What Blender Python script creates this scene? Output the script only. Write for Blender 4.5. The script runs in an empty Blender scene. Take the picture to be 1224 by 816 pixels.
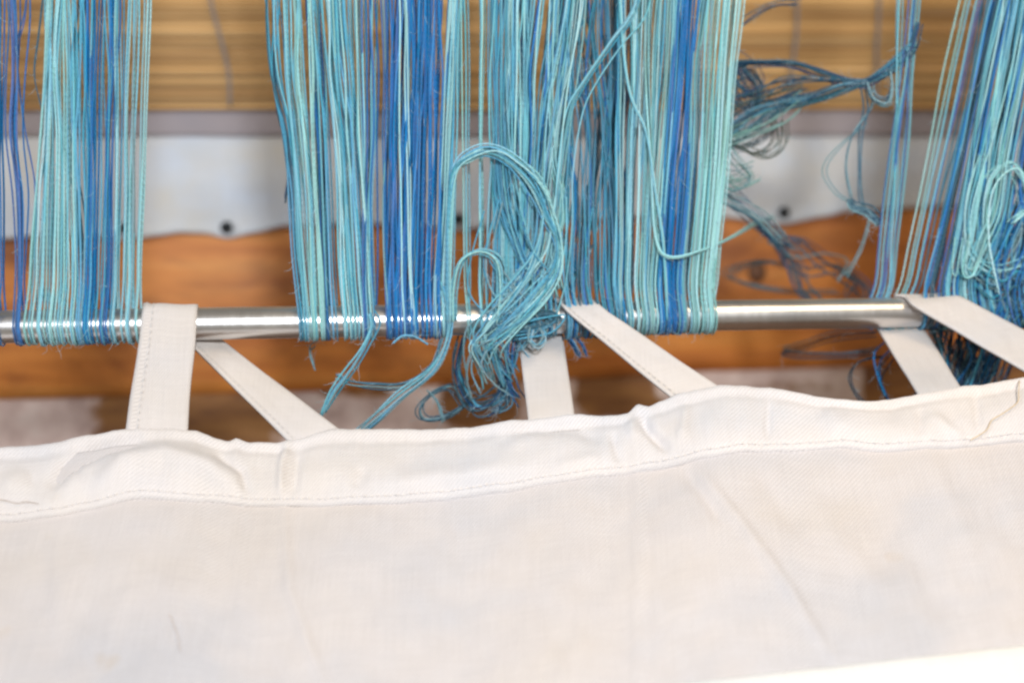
import bpy, math, random
from mathutils import Vector, noise
random.seed(7)
S = bpy.context.scene
C = S.collection

# ------------------------------------------------------------------ camera
D0 = 0.60                                   # metres from the lens to the middle of the rod
PITCH = math.radians(30)
TX = 0.36                                   # tangent of half the horizontal field (50 mm on 36 mm)
F = Vector((0, math.cos(PITCH), -math.sin(PITCH)))
U = Vector((0, math.sin(PITCH), math.cos(PITCH)))
X = Vector((1, 0, 0))
EYE = -D0 * (F + 0.0177 * U)
cam_d = bpy.data.cameras.new('camera'); cam = bpy.data.objects.new('camera', cam_d); C.objects.link(cam)
cam.location = EYE; cam.rotation_euler = (math.pi / 2 - PITCH, 0, 0)
cam_d.lens = 50; cam_d.sensor_width = 36; cam_d.clip_start = 0.01; cam_d.clip_end = 50
cam_d.dof.use_dof = True; cam_d.dof.focus_distance = 0.574; cam_d.dof.aperture_fstop = 4.3
S.camera = cam

# ------------------------------------------------------------------ light
S.view_settings.view_transform = 'Standard'; S.view_settings.look = 'None'
S.cycles.filter_width = 2.6
S.view_settings.exposure = 0.0; S.view_settings.gamma = 1.0
W = bpy.data.worlds.new('World'); S.world = W; W.use_nodes = True
W.node_tree.nodes['Background'].inputs[0].default_value = (1.0, 0.88, 0.74, 1)
W.node_tree.nodes['Background'].inputs[1].default_value = 0.24

def area(name, loc, target, size, power, col):
    d = bpy.data.lights.new(name, 'AREA'); d.shape = 'DISK'; d.size = size; d.energy = power; d.color = col
    o = bpy.data.objects.new(name, d); C.objects.link(o); o.location = loc
    o.rotation_euler = (Vector(target) - Vector(loc)).to_track_quat('-Z', 'Y').to_euler()
    return o
area('flash_lamp', EYE + 0.14 * X + 0.24 * U - 0.55 * F, (0.0, 0.03, 0.0), 0.12, 10.8, (0.93, 0.97, 1.0))
area('window_light', (-1.4, -0.9, 1.5), (0, 0, 0), 1.2, 18, (0.84, 0.90, 1.0))
area('room_lamp', (0.36, -0.12, 0.60), (0.2, 0.05, 0), 0.30, 1.9, (1.0, 0.78, 0.52))

# ------------------------------------------------------------------ helpers
def V(px, py, d):
    """Point seen at photo pixel (px, py), d metres in front of the lens."""
    return EYE + d * (F + (px - 612) / 612 * TX * X + (408 - py) / 612 * TX * U)
def drod(px): return 1.0 / (1 / D0 - 0.097 * (px - 612) / 612)   # reciprocal depth is linear in the picture: a straight rod
def yrod(px): return 390.5 - 0.0158 * px
def bgd(px): return 1.0 / (1.153 - 0.184 * (px - 612) / 612 * TX)
def bg(px, py, off=0.0): return V(px, py, bgd(px) + off)
APN = (U * math.sin(math.radians(45)) - F * math.cos(math.radians(45))).normalized()
AP0 = V(612, 378, D0) - 0.012 * U
def apron_depth(px, py):
    r = F + (px - 612) / 612 * TX * X + (408 - py) / 612 * TX * U
    return (AP0 - EYE).dot(APN) / r.dot(APN)
def ap(px, py, h=0.0): return V(px, py, apron_depth(px, py)) + APN * h
def lerp(a, b, t): return a + (b - a) * t
def poly(pts, x):
    if x <= pts[0][0]: return pts[0][1]
    for (a, b), (c, d) in zip(pts, pts[1:]):
        if x <= c:
            t = (x - a) / (c - a); t = t * t * (3 - 2 * t) * 0.5 + t * 0.5
            return b + (d - b) * t
    return pts[-1][1]
def lin(r, g, b):
    f = lambda c: (c / 255 / 12.92) if c < 10 else ((c / 255 + 0.055) / 1.055) ** 2.4
    return (f(r), f(g), f(b), 1.0)
def n1(x, s=0.0): return noise.noise(Vector((x, s * 7.31 + 0.37, s * 3.17)))
def n2(x, y, s=0.0): return noise.noise(Vector((x, y, s * 5.3 + 0.11)))

def tag(o, label=None, cat=None, group=None, kind=None):
    if label: o['label'] = label
    if cat: o['category'] = cat
    if group: o['group'] = group
    if kind: o['kind'] = kind
    return o
def empty(name, loc, label, cat, group=None):
    o = bpy.data.objects.new(name, None); C.objects.link(o); o.location = loc; o.empty_display_size = 0.01
    return tag(o, label, cat, group)
def build(name, verts, faces, mat, parent=None, uvs=None, smooth=True):
    me = bpy.data.meshes.new(name)
    base = parent.location if parent is not None and parent.parent is None else Vector((0, 0, 0))
    if parent is not None and parent.parent is not None: base = parent.parent.location
    me.from_pydata([tuple(v - base) for v in verts], [], faces)
    if uvs:
        l = me.uv_layers.new(name='UVMap')
        for i, lp in enumerate(me.loops): l.data[i].uv = uvs[lp.vertex_index]
    if smooth: me.shade_smooth()
    me.materials.append(mat)
    o = bpy.data.objects.new(name, me); C.objects.link(o)
    if parent is not None: o.parent = parent
    return o
def catmull(pts, per=6):
    P = [Vector(p) for p in pts]
    P = [2 * P[0] - P[1]] + P + [2 * P[-1] - P[-2]]
    out = []
    for i in range(1, len(P) - 2):
        a, b, c, d = P[i - 1:i + 3]
        for k in range(per):
            t = k / per
            out.append(0.5 * (2 * b + (c - a) * t + (2 * a - 5 * b + 4 * c - d) * t * t + (3 * b - a - 3 * c + d) * t ** 3))
    out.append(P[-2]); return out
def tube(path, r, sides=6, mb=None):
    """verts, faces, uvs of a capped tube along path; r a number or f(t)."""
    v, f, uv = mb if mb else ([], [], [])
    b0 = len(v); n = len(path); L = 0.0
    tg = [(path[min(i + 1, n - 1)] - path[max(i - 1, 0)]).normalized() for i in range(n)]
    nrm = tg[0].orthogonal().normalized()
    for i, p in enumerate(path):
        if i: L += (p - path[i - 1]).length
        nrm = (nrm - tg[i] * nrm.dot(tg[i]))
        nrm = nrm.normalized() if nrm.length > 1e-9 else tg[i].orthogonal().normalized()
        bn = tg[i].cross(nrm); rr = r(i / (n - 1)) if callable(r) else r
        for k in range(sides):
            a = 2 * math.pi * k / sides
            v.append(p + nrm * (math.cos(a) * rr) + bn * (math.sin(a) * rr)); uv.append((k / sides, L))
    for i in range(n - 1):
        for k in range(sides):
            k2 = (k + 1) % sides; a = b0 + i * sides
            f.append((a + k, a + k2, a + sides + k2, a + sides + k))
    f.append(tuple(range(b0 + sides - 1, b0 - 1, -1))); e = b0 + (n - 1) * sides
    f.append(tuple(range(e, e + sides)))
    return v, f, uv
def grid_solid(P, thick, mb=None):
    """closed sheet: P[row][col] front points, thick = vector or f(r,c) to the back face. UVs are metres on the sheet."""
    v, f, uv = mb if mb else ([], [], [])
    R, K = len(P), len(P[0]); b = len(v)
    T = thick if callable(thick) else (lambda r, c: thick)
    us = [[0.0] * K for _ in range(R)]; vs = [[0.0] * K for _ in range(R)]
    for r in range(R):
        for c in range(K):
            us[r][c] = P[r][c].x
            vs[r][c] = 0.0 if r == 0 else vs[r - 1][c] + (P[r][c] - P[r - 1][c]).length
    for r in range(R):
        for c in range(K): v.append(P[r][c].copy()); uv.append((us[r][c], vs[r][c]))
    for r in range(R):
        for c in range(K): v.append(P[r][c] + T(r, c)); uv.append((us[r][c], vs[r][c]))
    N = R * K
    for r in range(R - 1):
        for c in range(K - 1):
            a = b + r * K + c
            f.append((a, a + K, a + K + 1, a + 1)); f.append((a + N, a + N + 1, a + N + K + 1, a + N + K))
    for r in range(R - 1):
        for c in (0, K - 1):
            a = b + r * K + c
            q = (a, a + N, a + N + K, a + K); f.append(q if c == 0 else q[::-1])
    for c in range(K - 1):
        for r in (0, R - 1):
            a = b + r * K + c
            q = (a, a + 1, a + 1 + N, a + N); f.append(q if r == 0 else q[::-1])
    return v, f, uv

# ------------------------------------------------------------------ materials
def mat(name):
    m = bpy.data.materials.new(name); m.use_nodes = True
    nt = m.node_tree; bs = nt.nodes['Principled BSDF']
    return m, nt, bs
class NB:
    """small node builder"""
    def __init__(s, nt): s.nt = nt
    def n(s, t, **kw):
        o = s.nt.nodes.new(t)
        for k, v in kw.items(): setattr(o, k, v)
        return o
    def l(s, a, b): s.nt.links.new(a, b)
    def math(s, op, a, b=None, c=None):
        o = s.n('ShaderNodeMath', operation=op)
        for i, q in enumerate((a, b, c)):
            if q is None: continue
            if hasattr(q, 'is_linked'): s.l(q, o.inputs[i])
            else: o.inputs[i].default_value = q
        return o.outputs[0]
    def mapping(s, vec, scale, rot=(0, 0, 0), loc=(0, 0, 0)):
        o = s.n('ShaderNodeMapping'); s.l(vec, o.inputs[0])
        o.inputs['Scale'].default_value = scale; o.inputs['Rotation'].default_value = rot; o.inputs['Location'].default_value = loc
        return o.outputs[0]
    def noise(s, vec, scale, detail=3, rough=0.55, dist=0.0):
        o = s.n('ShaderNodeTexNoise'); s.l(vec, o.inputs['Vector'])
        o.inputs['Scale'].default_value = scale; o.inputs['Detail'].default_value = detail
        o.inputs['Roughness'].default_value = rough; o.inputs['Distortion'].default_value = dist
        return o.outputs[0]
    def ramp(s, fac, stops):
        o = s.n('ShaderNodeValToRGB'); s.l(fac, o.inputs[0]); e = o.color_ramp.elements
        while len(e) < len(stops): e.new(0.5)
        for q, (p, c) in zip(e, stops): q.position = p; q.color = c if len(c) == 4 else (*c, 1)
        return o.outputs[0]
    def mix(s, fac, a, b, bt='MIX'):
        o = s.n('ShaderNodeMix', data_type='RGBA', blend_type=bt)
        for i, q in ((0, fac), (6, a), (7, b)):
            if hasattr(q, 'is_linked'): s.l(q, o.inputs[i])
            else: o.inputs[i].default_value = q
        return o.outputs[2]
    def bump(s, h, strength, dist, bs):
        o = s.n('ShaderNodeBump'); o.inputs['Strength'].default_value = strength; o.inputs['Distance'].default_value = dist
        s.l(h, o.inputs['Height']); s.l(o.outputs[0], bs.inputs['Normal'])

def fabric(name, col, stain, twill=0.0011, tint_amt=0.35):
    m, nt, bs = mat(name); b = NB(nt)
    uv = b.n('ShaderNodeUVMap').outputs[0]
    sx = b.n('ShaderNodeSeparateXYZ'); b.l(uv, sx.inputs[0])
    q = b.math('MULTIPLY', b.math('ADD', sx.outputs[0], b.math('MULTIPLY', sx.outputs[1], 0.8)), 2 * math.pi / twill)
    wig = b.noise(b.mapping(uv, (900, 500, 1)), 1.0, 2)
    tw = b.math('SINE', b.math('ADD', q, b.math('MULTIPLY', wig, 3.0)))
    weft = b.math('SINE', b.math('MULTIPLY', sx.outputs[1], 2 * math.pi / 0.0008))
    slub = b.noise(b.mapping(uv, (40, 1500, 1)), 1.0, 3)
    slub2 = b.noise(b.mapping(uv, (1500, 40, 1)), 1.0, 3)
    h = b.math('ADD', b.math('MULTIPLY', tw, 0.5), b.math('ADD', b.math('MULTIPLY', weft, 0.2), b.math('ADD', slub, slub2)))
    b.bump(h, 0.5, 0.00025, bs)
    blot = b.noise(uv, 17, 5, 0.6)
    c = b.mix(b.ramp(blot, [(0.35, (0, 0, 0)), (0.75, (tint_amt,) * 3)]), col, stain)
    cl = b.noise(b.mapping(uv, (9, 14, 1)), 1.0, 3, 0.55)
    c = b.mix(1.0, c, b.ramp(cl, [(0.36, (0.91, 0.95, 1.0)), (0.5, (1, 1, 1)), (0.64, (1.0, 0.98, 0.94))]), 'MULTIPLY')
    fl = b.noise(b.mapping(uv, (60, 45, 1)), 1.0, 2, 0.4)
    c = b.mix(1.0, c, b.ramp(fl, [(0.72, (1, 1, 1)), (0.80, (0.98, 0.93, 0.86))]), 'MULTIPLY')
    gap = b.ramp(b.math('ADD', b.math('MULTIPLY', tw, 0.25), 0.5), [(0.3, (0.88, 0.875, 0.87)), (0.65, (1, 1, 1))])
    c = b.mix(1.0, c, gap, 'MULTIPLY')
    th = b.ramp(b.math('MULTIPLY', b.math('ADD', slub, slub2), 0.5), [(0.36, (0.93, 0.93, 0.93)), (0.6, (1, 1, 1))])
    c = b.mix(1.0, c, th, 'MULTIPLY')
    b.l(c, bs.inputs['Base Color']); bs.inputs['Roughness'].default_value = 0.9
    bs.inputs['Specular IOR Level'].default_value = 0.15
    bs.inputs['Sheen Weight'].default_value = 0.15
    return m
M_apron = fabric('apron_twill', (0.695, 0.65, 0.64, 1), (0.615, 0.57, 0.555, 1), 0.0016, 0.6)
M_hem = fabric('doubled_twill', (0.79, 0.75, 0.745, 1), (0.69, 0.65, 0.635, 1), 0.0016, 0.6)
M_tape = fabric('cotton_tape', (0.74, 0.695, 0.675, 1), (0.63, 0.585, 0.56, 1), 0.0011, 0.6)
M_back = fabric('nailed_canvas', (0.73, 0.79, 0.90, 1), (0.78, 0.72, 0.62, 1), 0.0015, 0.95)
M_band = fabric('grey_band', (0.42, 0.375, 0.40, 1), (0.37, 0.30, 0.28, 1), 0.0016)  # plain grey mauve fabric for the band above the canvas cloth
M_strip = fabric('white_sheeting', (0.93, 0.92, 0.90, 1), (0.91, 0.90, 0.88, 1), 0.0006)

def mk_yarn():
    m, nt, bs = mat('yarn'); b = NB(nt)
    oi = b.n('ShaderNodeObjectInfo'); uv = b.n('ShaderNodeUVMap').outputs[0]
    sx = b.n('ShaderNodeSeparateXYZ'); b.l(uv, sx.inputs[0])
    tw = b.math('SINE', b.math('MULTIPLY', b.math('ADD', b.math('MULTIPLY', sx.outputs[0], 2.0), b.math('DIVIDE', sx.outputs[1], 0.0026)), 2 * math.pi))
    cb = b.n('ShaderNodeCombineXYZ'); b.l(sx.outputs[1], cb.inputs[0]); b.l(b.math('MULTIPLY', oi.outputs['Random'], 40.0), cb.inputs[1])
    dye = b.noise(cb.outputs[0], 14, 2)
    hs = b.n('ShaderNodeHueSaturation'); b.l(oi.outputs['Color'], hs.inputs['Color'])
    b.l(b.math('ADD', b.math('MULTIPLY', dye, 0.07), 0.465), hs.inputs['Hue'])
    b.l(b.math('ADD', b.math('MULTIPLY', dye, 0.6), 0.82), hs.inputs['Value'])
    b.l(b.math('SUBTRACT', 1.25, b.math('MULTIPLY', dye, 0.5)), hs.inputs['Saturation'])
    ply = b.ramp(b.math('ADD', b.math('MULTIPLY', tw, 0.5), 0.5), [(0.0, (0.88, 0.90, 0.93)), (0.5, (1, 1, 1))])
    c = b.mix(1.0, hs.outputs[0], ply, 'MULTIPLY')
    b.l(c, bs.inputs['Base Color']); bs.inputs['Roughness'].default_value = 0.62
    bs.inputs['Specular IOR Level'].default_value = 0.22; bs.inputs['Sheen Weight'].default_value = 0.15
    bs.inputs['Sheen Roughness'].default_value = 0.4
    fib = b.noise(b.mapping(uv, (6, 2500, 1)), 1.0, 2)
    b.bump(b.math('ADD', tw, fib), 0.4, 0.00022, bs)
    return m
M_yarn = mk_yarn()

def mk_wood(name, dark, mid, light, grain=1.0, rough=0.55, rnd=False):
    m, nt, bs = mat(name); b = NB(nt)
    uv = b.n('ShaderNodeUVMap').outputs[0]
    vec = b.mapping(uv, (5, 60 * grain, 1))
    if rnd:
        oi = b.n('ShaderNodeObjectInfo'); av = b.n('ShaderNodeVectorMath', operation='ADD'); b.l(vec, av.inputs[0])
        cb = b.n('ShaderNodeCombineXYZ'); b.l(b.math('MULTIPLY', oi.outputs['Random'], 90.0), cb.inputs[0]); b.l(b.math('MULTIPLY', oi.outputs['Random'], 37.0), cb.inputs[1])
        b.l(cb.outputs[0], av.inputs[1]); vec = av.outputs[0]
    g = b.noise(vec, 1.0, 5, 0.6, 0.6)
    broad = b.noise(b.mapping(uv, (4, 14, 1)), 1.0, 3, 0.5, 0.4)
    fac = b.math('ADD', b.math('MULTIPLY', g, 0.6), b.math('MULTIPLY', broad, 0.4))
    c = b.ramp(fac, [(0.34, dark), (0.5, mid), (0.66, light)])
    if name == 'beam_wood':
        bl = b.noise(b.mapping(uv, (9, 16, 1)), 1.0, 4, 0.6, 0.5)
        c = b.mix(1.0, c, b.ramp(bl, [(0.36, (0.50, 0.43, 0.42)), (0.52, (1, 0.96, 0.95)), (0.68, (1.12, 1.08, 1.0))]), 'MULTIPLY')
    if rnd:
        v = b.math('ADD', b.math('MULTIPLY', oi.outputs['Random'], 0.85), 0.55)
        hs = b.n('ShaderNodeHueSaturation'); b.l(c, hs.inputs['Color']); b.l(v, hs.inputs['Value']); c = hs.outputs[0]
    b.l(c, bs.inputs['Base Color']); bs.inputs['Roughness'].default_value = rough
    b.bump(g, 0.25, 0.0008, bs)
    return m
M_beam = mk_wood('beam_wood', (0.40, 0.11, 0.018, 1), (0.66, 0.235, 0.042, 1), (0.76, 0.35, 0.09, 1))
M_bamboo = mk_wood('bamboo', (0.32, 0.165, 0.055, 1), (0.51, 0.30, 0.115, 1), (0.62, 0.41, 0.19, 1), 1.5, 0.5, True)
M_floor = mk_wood('floor_wood', (0.10, 0.05, 0.025, 1), (0.16, 0.08, 0.04, 1), (0.22, 0.12, 0.06, 1))

def plain(name, col, rough, metal=0.0, spec=0.5):
    m, nt, bs = mat(name); b = NB(nt)
    tc = b.n('ShaderNodeTexCoord').outputs['Object']
    q = b.noise(tc, 300, 3)
    c = b.mix(q, tuple(x * 0.8 for x in col[:3]) + (1,), tuple(min(1, x * 1.15) for x in col[:3]) + (1,))
    b.l(c, bs.inputs['Base Color']); bs.inputs['Roughness'].default_value = rough; bs.inputs['Metallic'].default_value = metal
    bs.inputs['Specular IOR Level'].default_value = spec
    return m
M_nail = plain('nail_iron', (0.045, 0.05, 0.055, 1), 0.5, 0.6)
M_cord = plain('binding_thread', (0.24, 0.22, 0.22, 1), 0.9)
M_thread = plain('sewing_thread', (0.86, 0.81, 0.78, 1), 0.8)
M_loose = plain('loose_thread', (0.68, 0.54, 0.36, 1), 0.8)
M_brown_line = plain('brown_line', (0.60, 0.51, 0.45, 1), 0.7)

def mk_rod():
    m, nt, bs = mat('brushed_steel'); b = NB(nt)
    uv = b.n('ShaderNodeUVMap').outputs[0]
    br = b.noise(b.mapping(uv, (1.5, 900, 1)), 1.0, 4, 0.7)
    sm = b.noise(b.mapping(uv, (3, 30, 1)), 1.0, 4)
    b.l(b.ramp(sm, [(0.3, (0.66, 0.66, 0.67)), (0.7, (0.86, 0.85, 0.84))]), bs.inputs['Base Color'])
    bs.inputs['Metallic'].default_value = 1.0
    b.l(b.math('ADD', b.math('MULTIPLY', br, 0.2), 0.22), bs.inputs['Roughness'])
    b.bump(br, 0.04, 0.00015, bs)
    return m
M_rod = mk_rod()

def mk_paint():
    m, nt, bs = mat('worn_pink_paint'); b = NB(nt)
    at = b.n('ShaderNodeAttribute', attribute_name='paint').outputs['Fac']
    uv = b.n('ShaderNodeUVMap').outputs[0]
    e = b.noise(uv, 120, 5, 0.65)
    f = b.ramp(b.math('ADD', at, b.math('MULTIPLY', b.math('SUBTRACT', e, 0.5), 0.7)), [(0.4, (0, 0, 0)), (0.6, (1, 1, 1))])
    g = b.noise(b.mapping(uv, (12, 60, 1)), 1.0, 5, 0.65)
    wood = b.ramp(g, [(0.35, (0.15, 0.055, 0.018)), (0.55, (0.33, 0.145, 0.04)), (0.7, (0.44, 0.22, 0.075))])
    mot = b.noise(uv, 45, 5, 0.7)
    pk = b.ramp(mot, [(0.3, (0.44, 0.29, 0.25)), (0.52, (0.72, 0.55, 0.49)), (0.7, (0.80, 0.66, 0.59))])
    b.l(b.mix(f, wood, pk), bs.inputs['Base Color']); bs.inputs['Roughness'].default_value = 0.7
    b.bump(mot, 0.3, 0.001, bs)
    return m
M_paint = mk_paint()

# ------------------------------------------------------------------ setting behind the warp
# floor far below
fl = [[Vector((x, y, -0.62)) for x in (-1.5, -0.5, 0.5, 1.5)] for y in (-1.2, 0, 1.2)]
tag(build('floor', *grid_solid(fl[::-1], Vector((0, 0, -0.02)))[:2], M_floor, None, grid_solid(fl[::-1], Vector((0, 0, -0.02)))[2], False), kind='structure')

# orange wooden beam
XS = list(range(-260, 1500, 20))
def beam_bottom(x): return poly([(-260, 486), (0, 477), (340, 468), (620, 455), (860, 443), (1100, 436), (1480, 425)], x)
rows = []
for k in range(20):
    t = k / 19
    row = []
    for x in XS:
        y = lerp(150, beam_bottom(x), t)
        bulge = 0.010 * (1 - abs(2 * t - 1) ** 2.5) + 0.0006 * n2(x * 0.01, y * 0.05, 3)
        row.append(bg(x, y, -bulge + 0.010))
    rows.append(row)
v, f, uv = grid_solid(rows, 0.05 * F)
beam = empty('wooden_beam', bg(612, beam_bottom(612)), 'round faced orange brown wooden beam behind the steel rod, canvas nailed along its top', 'beam')
build('timber', v, f, M_beam, beam, uv)
# dark knot in the timber
kv, kf, kuv = [], [], []
kn = []
for k in range(14):
    a = 2 * math.pi * k / 14; kn.append(bg(905 + 11 * math.cos(a), 325 + 13 * math.sin(a), -0.0015))
kc = bg(905, 325, -0.0030)
kp = [bg(905 + 11.5 * math.cos(2 * math.pi * k / 14), 325 + 13.5 * math.sin(2 * math.pi * k / 14), 0.004) for k in range(14)]
kv = kn + kp + [kc]; kf = [(28, k, (k + 1) % 14) for k in range(14)] + [(k, 14 + k, 14 + (k + 1) % 14, (k + 1) % 14) for k in range(14)]
build('knot', kv, kf, plain('knot_wood', (0.16, 0.07, 0.035, 1), 0.6), beam)

# worn painted board under the beam
patches = [(225, 505, 112, 46, 1), (575, 478, 48, 36, 1), (735, 470, 48, 30, 1), (430, 470, 60, 9, .6), (950, 462, 60, 10, .5), (1080, 470, 50, 40, 1), (1190, 440, 80, 80, 1), (770, 492, 26, 20, 1), (-60, 520, 30, 30, 1)]
rows = []; pv = []
ys = [400 + 8 * k for k in range(40)]
PX = list(range(-260, 1500, 8))
for y in ys:
    row = []
    for x in PX:
        row.append(bg(x, y, 0.012 + 0.0005 * n2(x * 0.03, y * 0.03)))
        w = 0.0
        for (a, c, rx, ry, s) in patches:
            d = ((x - a) / rx) ** 4 + ((y - c) / ry) ** 4
            w = max(w, s * (1 / (1 + d ** 1.5)))
        pv.append(1.0 - w)
    rows.append(row)
v, f, uv = grid_solid(rows, 0.02 * F)
bd = tag(build('painted_board', v, f, M_paint, None, uv), 'worn pinkish painted board with bare brown patches below the orange beam', 'board')
at = bd.data.attributes.new('paint', 'FLOAT', 'POINT'); at.data.foreach_set('value', pv + pv)

# nailed canvas
def canvas_bottom(x):
    return poly([(-260, 291), (-60, 284), (0, 286), (60, 281), (110, 282), (150, 287), (185, 282), (215, 278), (245, 279), (272, 285), (300, 279), (345, 270), (420, 267), (500, 269), (548, 275),
                 (600, 269), (690, 262), (800, 258), (868, 260), (937, 268), (985, 259), (1015, 252), (1070, 249), (1130, 246), (1224, 248), (1290, 240), (1480, 236)], x)
NAILS = [(-120, 276), (150, 273), (271, 272), (548, 262), (704, 253), (937, 254), (1262, 238)]
XC = list(range(-260, 1500, 6))
def canvas_h(x, y):
    h = 0.0012 * n2(x * 0.012, y * 0.02, 1)
    for (a, c) in NAILS:
        d2 = ((x - a) / 26) ** 2 + ((y - c) / 22) ** 2
        h -= 0.0016 * math.exp(-d2)
    h += 0.0009 * math.exp(-((y - canvas_bottom(x) + 4) / 5) ** 2)
    return h
rows = []
for k in range(26):
    t = k / 25; row = []
    for x in XC:
        y = lerp(161, canvas_bottom(x), t)
        row.append(bg(x, y, -0.0045 - canvas_h(x, y) - 0.004 * (t if t < .5 else 1 - t)))
    rows.append(row)
cv = empty('nailed_canvas', bg(612, 275), 'bluish white canvas strip with scalloped lower edge nailed to the orange beam', 'canvas strip')
v, f, uv = grid_solid(rows, 0.0016 * F); build('cloth', v, f, M_back, cv, uv)
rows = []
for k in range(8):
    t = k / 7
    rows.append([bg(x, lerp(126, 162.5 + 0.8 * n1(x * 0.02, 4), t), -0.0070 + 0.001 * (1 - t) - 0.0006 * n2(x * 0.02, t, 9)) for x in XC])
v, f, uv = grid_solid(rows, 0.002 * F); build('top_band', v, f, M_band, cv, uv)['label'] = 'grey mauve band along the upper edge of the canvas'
for (a, c) in NAILS:
    p = bg(a, c, -0.0052); r = 0.0037
    vv, ff = [], []
    prof = [(0.35, 0.0030), (0.35, -0.0002), (1.0, -0.0002), (1.0, -0.0010), (0.75, -0.0017), (0.35, -0.0020)]
    for (q, h) in prof:
        for k in range(14):
            an = 2 * math.pi * k / 14; vv.append(p + X * (math.cos(an) * r * q) + U * (math.sin(an) * r * q) + F * h)
    for i in range(5):
        for k in range(14):
            k2 = (k + 1) % 14; ff.append((i * 14 + k, (i + 1) * 14 + k, (i + 1) * 14 + k2, i * 14 + k2))
    ff.append(tuple(range(70, 84)))
    build('nail', vv, ff, M_nail, cv)

# bamboo mat
mt = empty('bamboo_mat', bg(612, 128, -0.01), 'mat of thin horizontal bamboo slats bound with grey threads, above the canvas', 'bamboo mat')
y = 131.0; k = 0
while y > -260:
    hgt = random.uniform(4.0, 9.0)
    yc = y - hgt / 2
    off = -0.0088 + 0.00009 * max(0, 60 - yc) + random.uniform(-0.0012, 0.0012)
    path = [bg(x, yc + 1.0 * n1(x * 0.004, k) , off + 0.0004 * n1(x * 0.006, k + 50)) for x in range(-280, 1520, 75)]
    rad = hgt * 0.5 * 0.36 / 612 * 0.94
    v, f, uv = [], [], []
    L = 0
    for i, p in enumerate(path):
        if i: L += (p - path[i - 1]).length
        for (cx, cy) in ((1, 0.0), (0.8, 0.55), (0, 0.8), (-0.8, 0.55), (-1, 0), (-0.6, -0.5), (0.6, -0.5)):
            v.append(p + U * (cx * rad * 0.98) - F * (cy * rad * 0.9)); uv.append((L, cx * rad + cy * 0.002))
    for i in range(len(path) - 1):
        for q in range(7):
            q2 = (q + 1) % 7; f.append((i * 7 + q, i * 7 + q2, i * 7 + 7 + q2, i * 7 + 7 + q))
    f.append(tuple(range(6, -1, -1))); e = (len(path) - 1) * 7; f.append(tuple(range(e, e + 7)))
    build('slat', v, f, M_bamboo, mt, uv)
    y -= hgt; k += 1
for pts in ([(243, -250), (246, -60), (252, 0), (262, 40), (273, 85), (275, 127)], [(556, -250), (553, 0), (546, 60), (549, 127)], [(948, -250), (953, 0), (950, 60), (946, 90), (948, 127)], [(1055, -250), (1051, 0), (1048, 60), (1049, 127)], [(-40, -250), (-48, 0), (-42, 127)], [(735, -250), (741, 127)], [(1310, -250), (1316, 127)]):
    path = catmull([bg(a, c, -0.0150 + 0.00009 * max(0, 60 - c)) for a, c in pts], 6)
    v, f, uv = tube(path, 0.0011, 5); build('binding_cord', v, f, M_cord, mt, uv)

# ------------------------------------------------------------------ steel rod
RR = 0.0066
rp = [V(x, yrod(x), drod(x)) for x in (-260, 1500)]
path = [rp[0].lerp(rp[1], i / 24) for i in range(25)]
ends = []
v, f, uv0 = tube(path, RR, 32)
axis = (rp[1] - rp[0]).normalized()
uv = [(b * 1.0, a * 0.042) for a, b in uv0]
uv = [(u_ * 0.0 + w_ , u_) for u_, w_ in [(q[0], q[1]) for q in uv]]
# brushing runs round the rod: u = round, v = along
uv = [(a, b) for a, b in uv0]
tag(build('steel_rod', v, f, M_rod, None, uv), 'shiny round steel rod running across behind the white tape loops', 'rod')
RV = (U - axis * U.dot(axis)).normalized(); RW = axis.cross(RV).normalized()
if RW.dot(F) < 0: RW = -RW
def on_rod(px, ang, r):
    """ang 0 = facing the lens, -90 = underside, 180 = far side"""
    c = V(px, yrod(px), drod(px)); a = math.radians(ang)
    return c - RW * (math.cos(a) * r) + RV * (math.sin(a) * r)

# ------------------------------------------------------------------ canvas apron
TOP = [(-260, 545), (0, 537), (60, 533), (110, 524), (150, 516), (190, 514), (235, 517), (262, 527), (275, 529), (283, 525), (300, 531), (330, 530), (345, 527), (400, 514), (480, 514), (560, 512), (625, 503), (690, 496), (735, 498), (750, 495), (762, 484), (775, 487), (790, 480), (815, 470), (860, 462), (920, 465), (980, 475), (1040, 481), (1100, 471), (1160, 462), (1212, 454), (1300, 440), (1500, 420)]
SEAM = [(-260, 628), (0, 622), (60, 619), (110, 609), (170, 598), (240, 600), (300, 605), (350, 605), (420, 603), (480, 601), (540, 597), (600, 589), (650, 580), (720, 570), (790, 560), (850, 548), (900, 540), (1000, 536), (1060, 540), (1130, 537), (1224, 527), (1500, 500)]
def top_y(x): return poly(TOP, x)
def seam_y(x): return poly(SEAM, x) + 0.8 * n1(x * 0.05, 2)
def segdist(x, y, pts):
    best = 1e9; bt = 0; n = len(pts) - 1
    for i in range(n):
        ax, ay = pts[i]; bx, by = pts[i + 1]; dx, dy = bx - ax, by - ay
        t = max(0, min(1, ((x - ax) * dx + (y - ay) * dy) / (dx * dx + dy * dy)))
        d = math.hypot(x - ax - t * dx, y - ay - t * dy)
        if d < best: best = d; bt = (i + t) / n
    return best, bt
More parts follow.
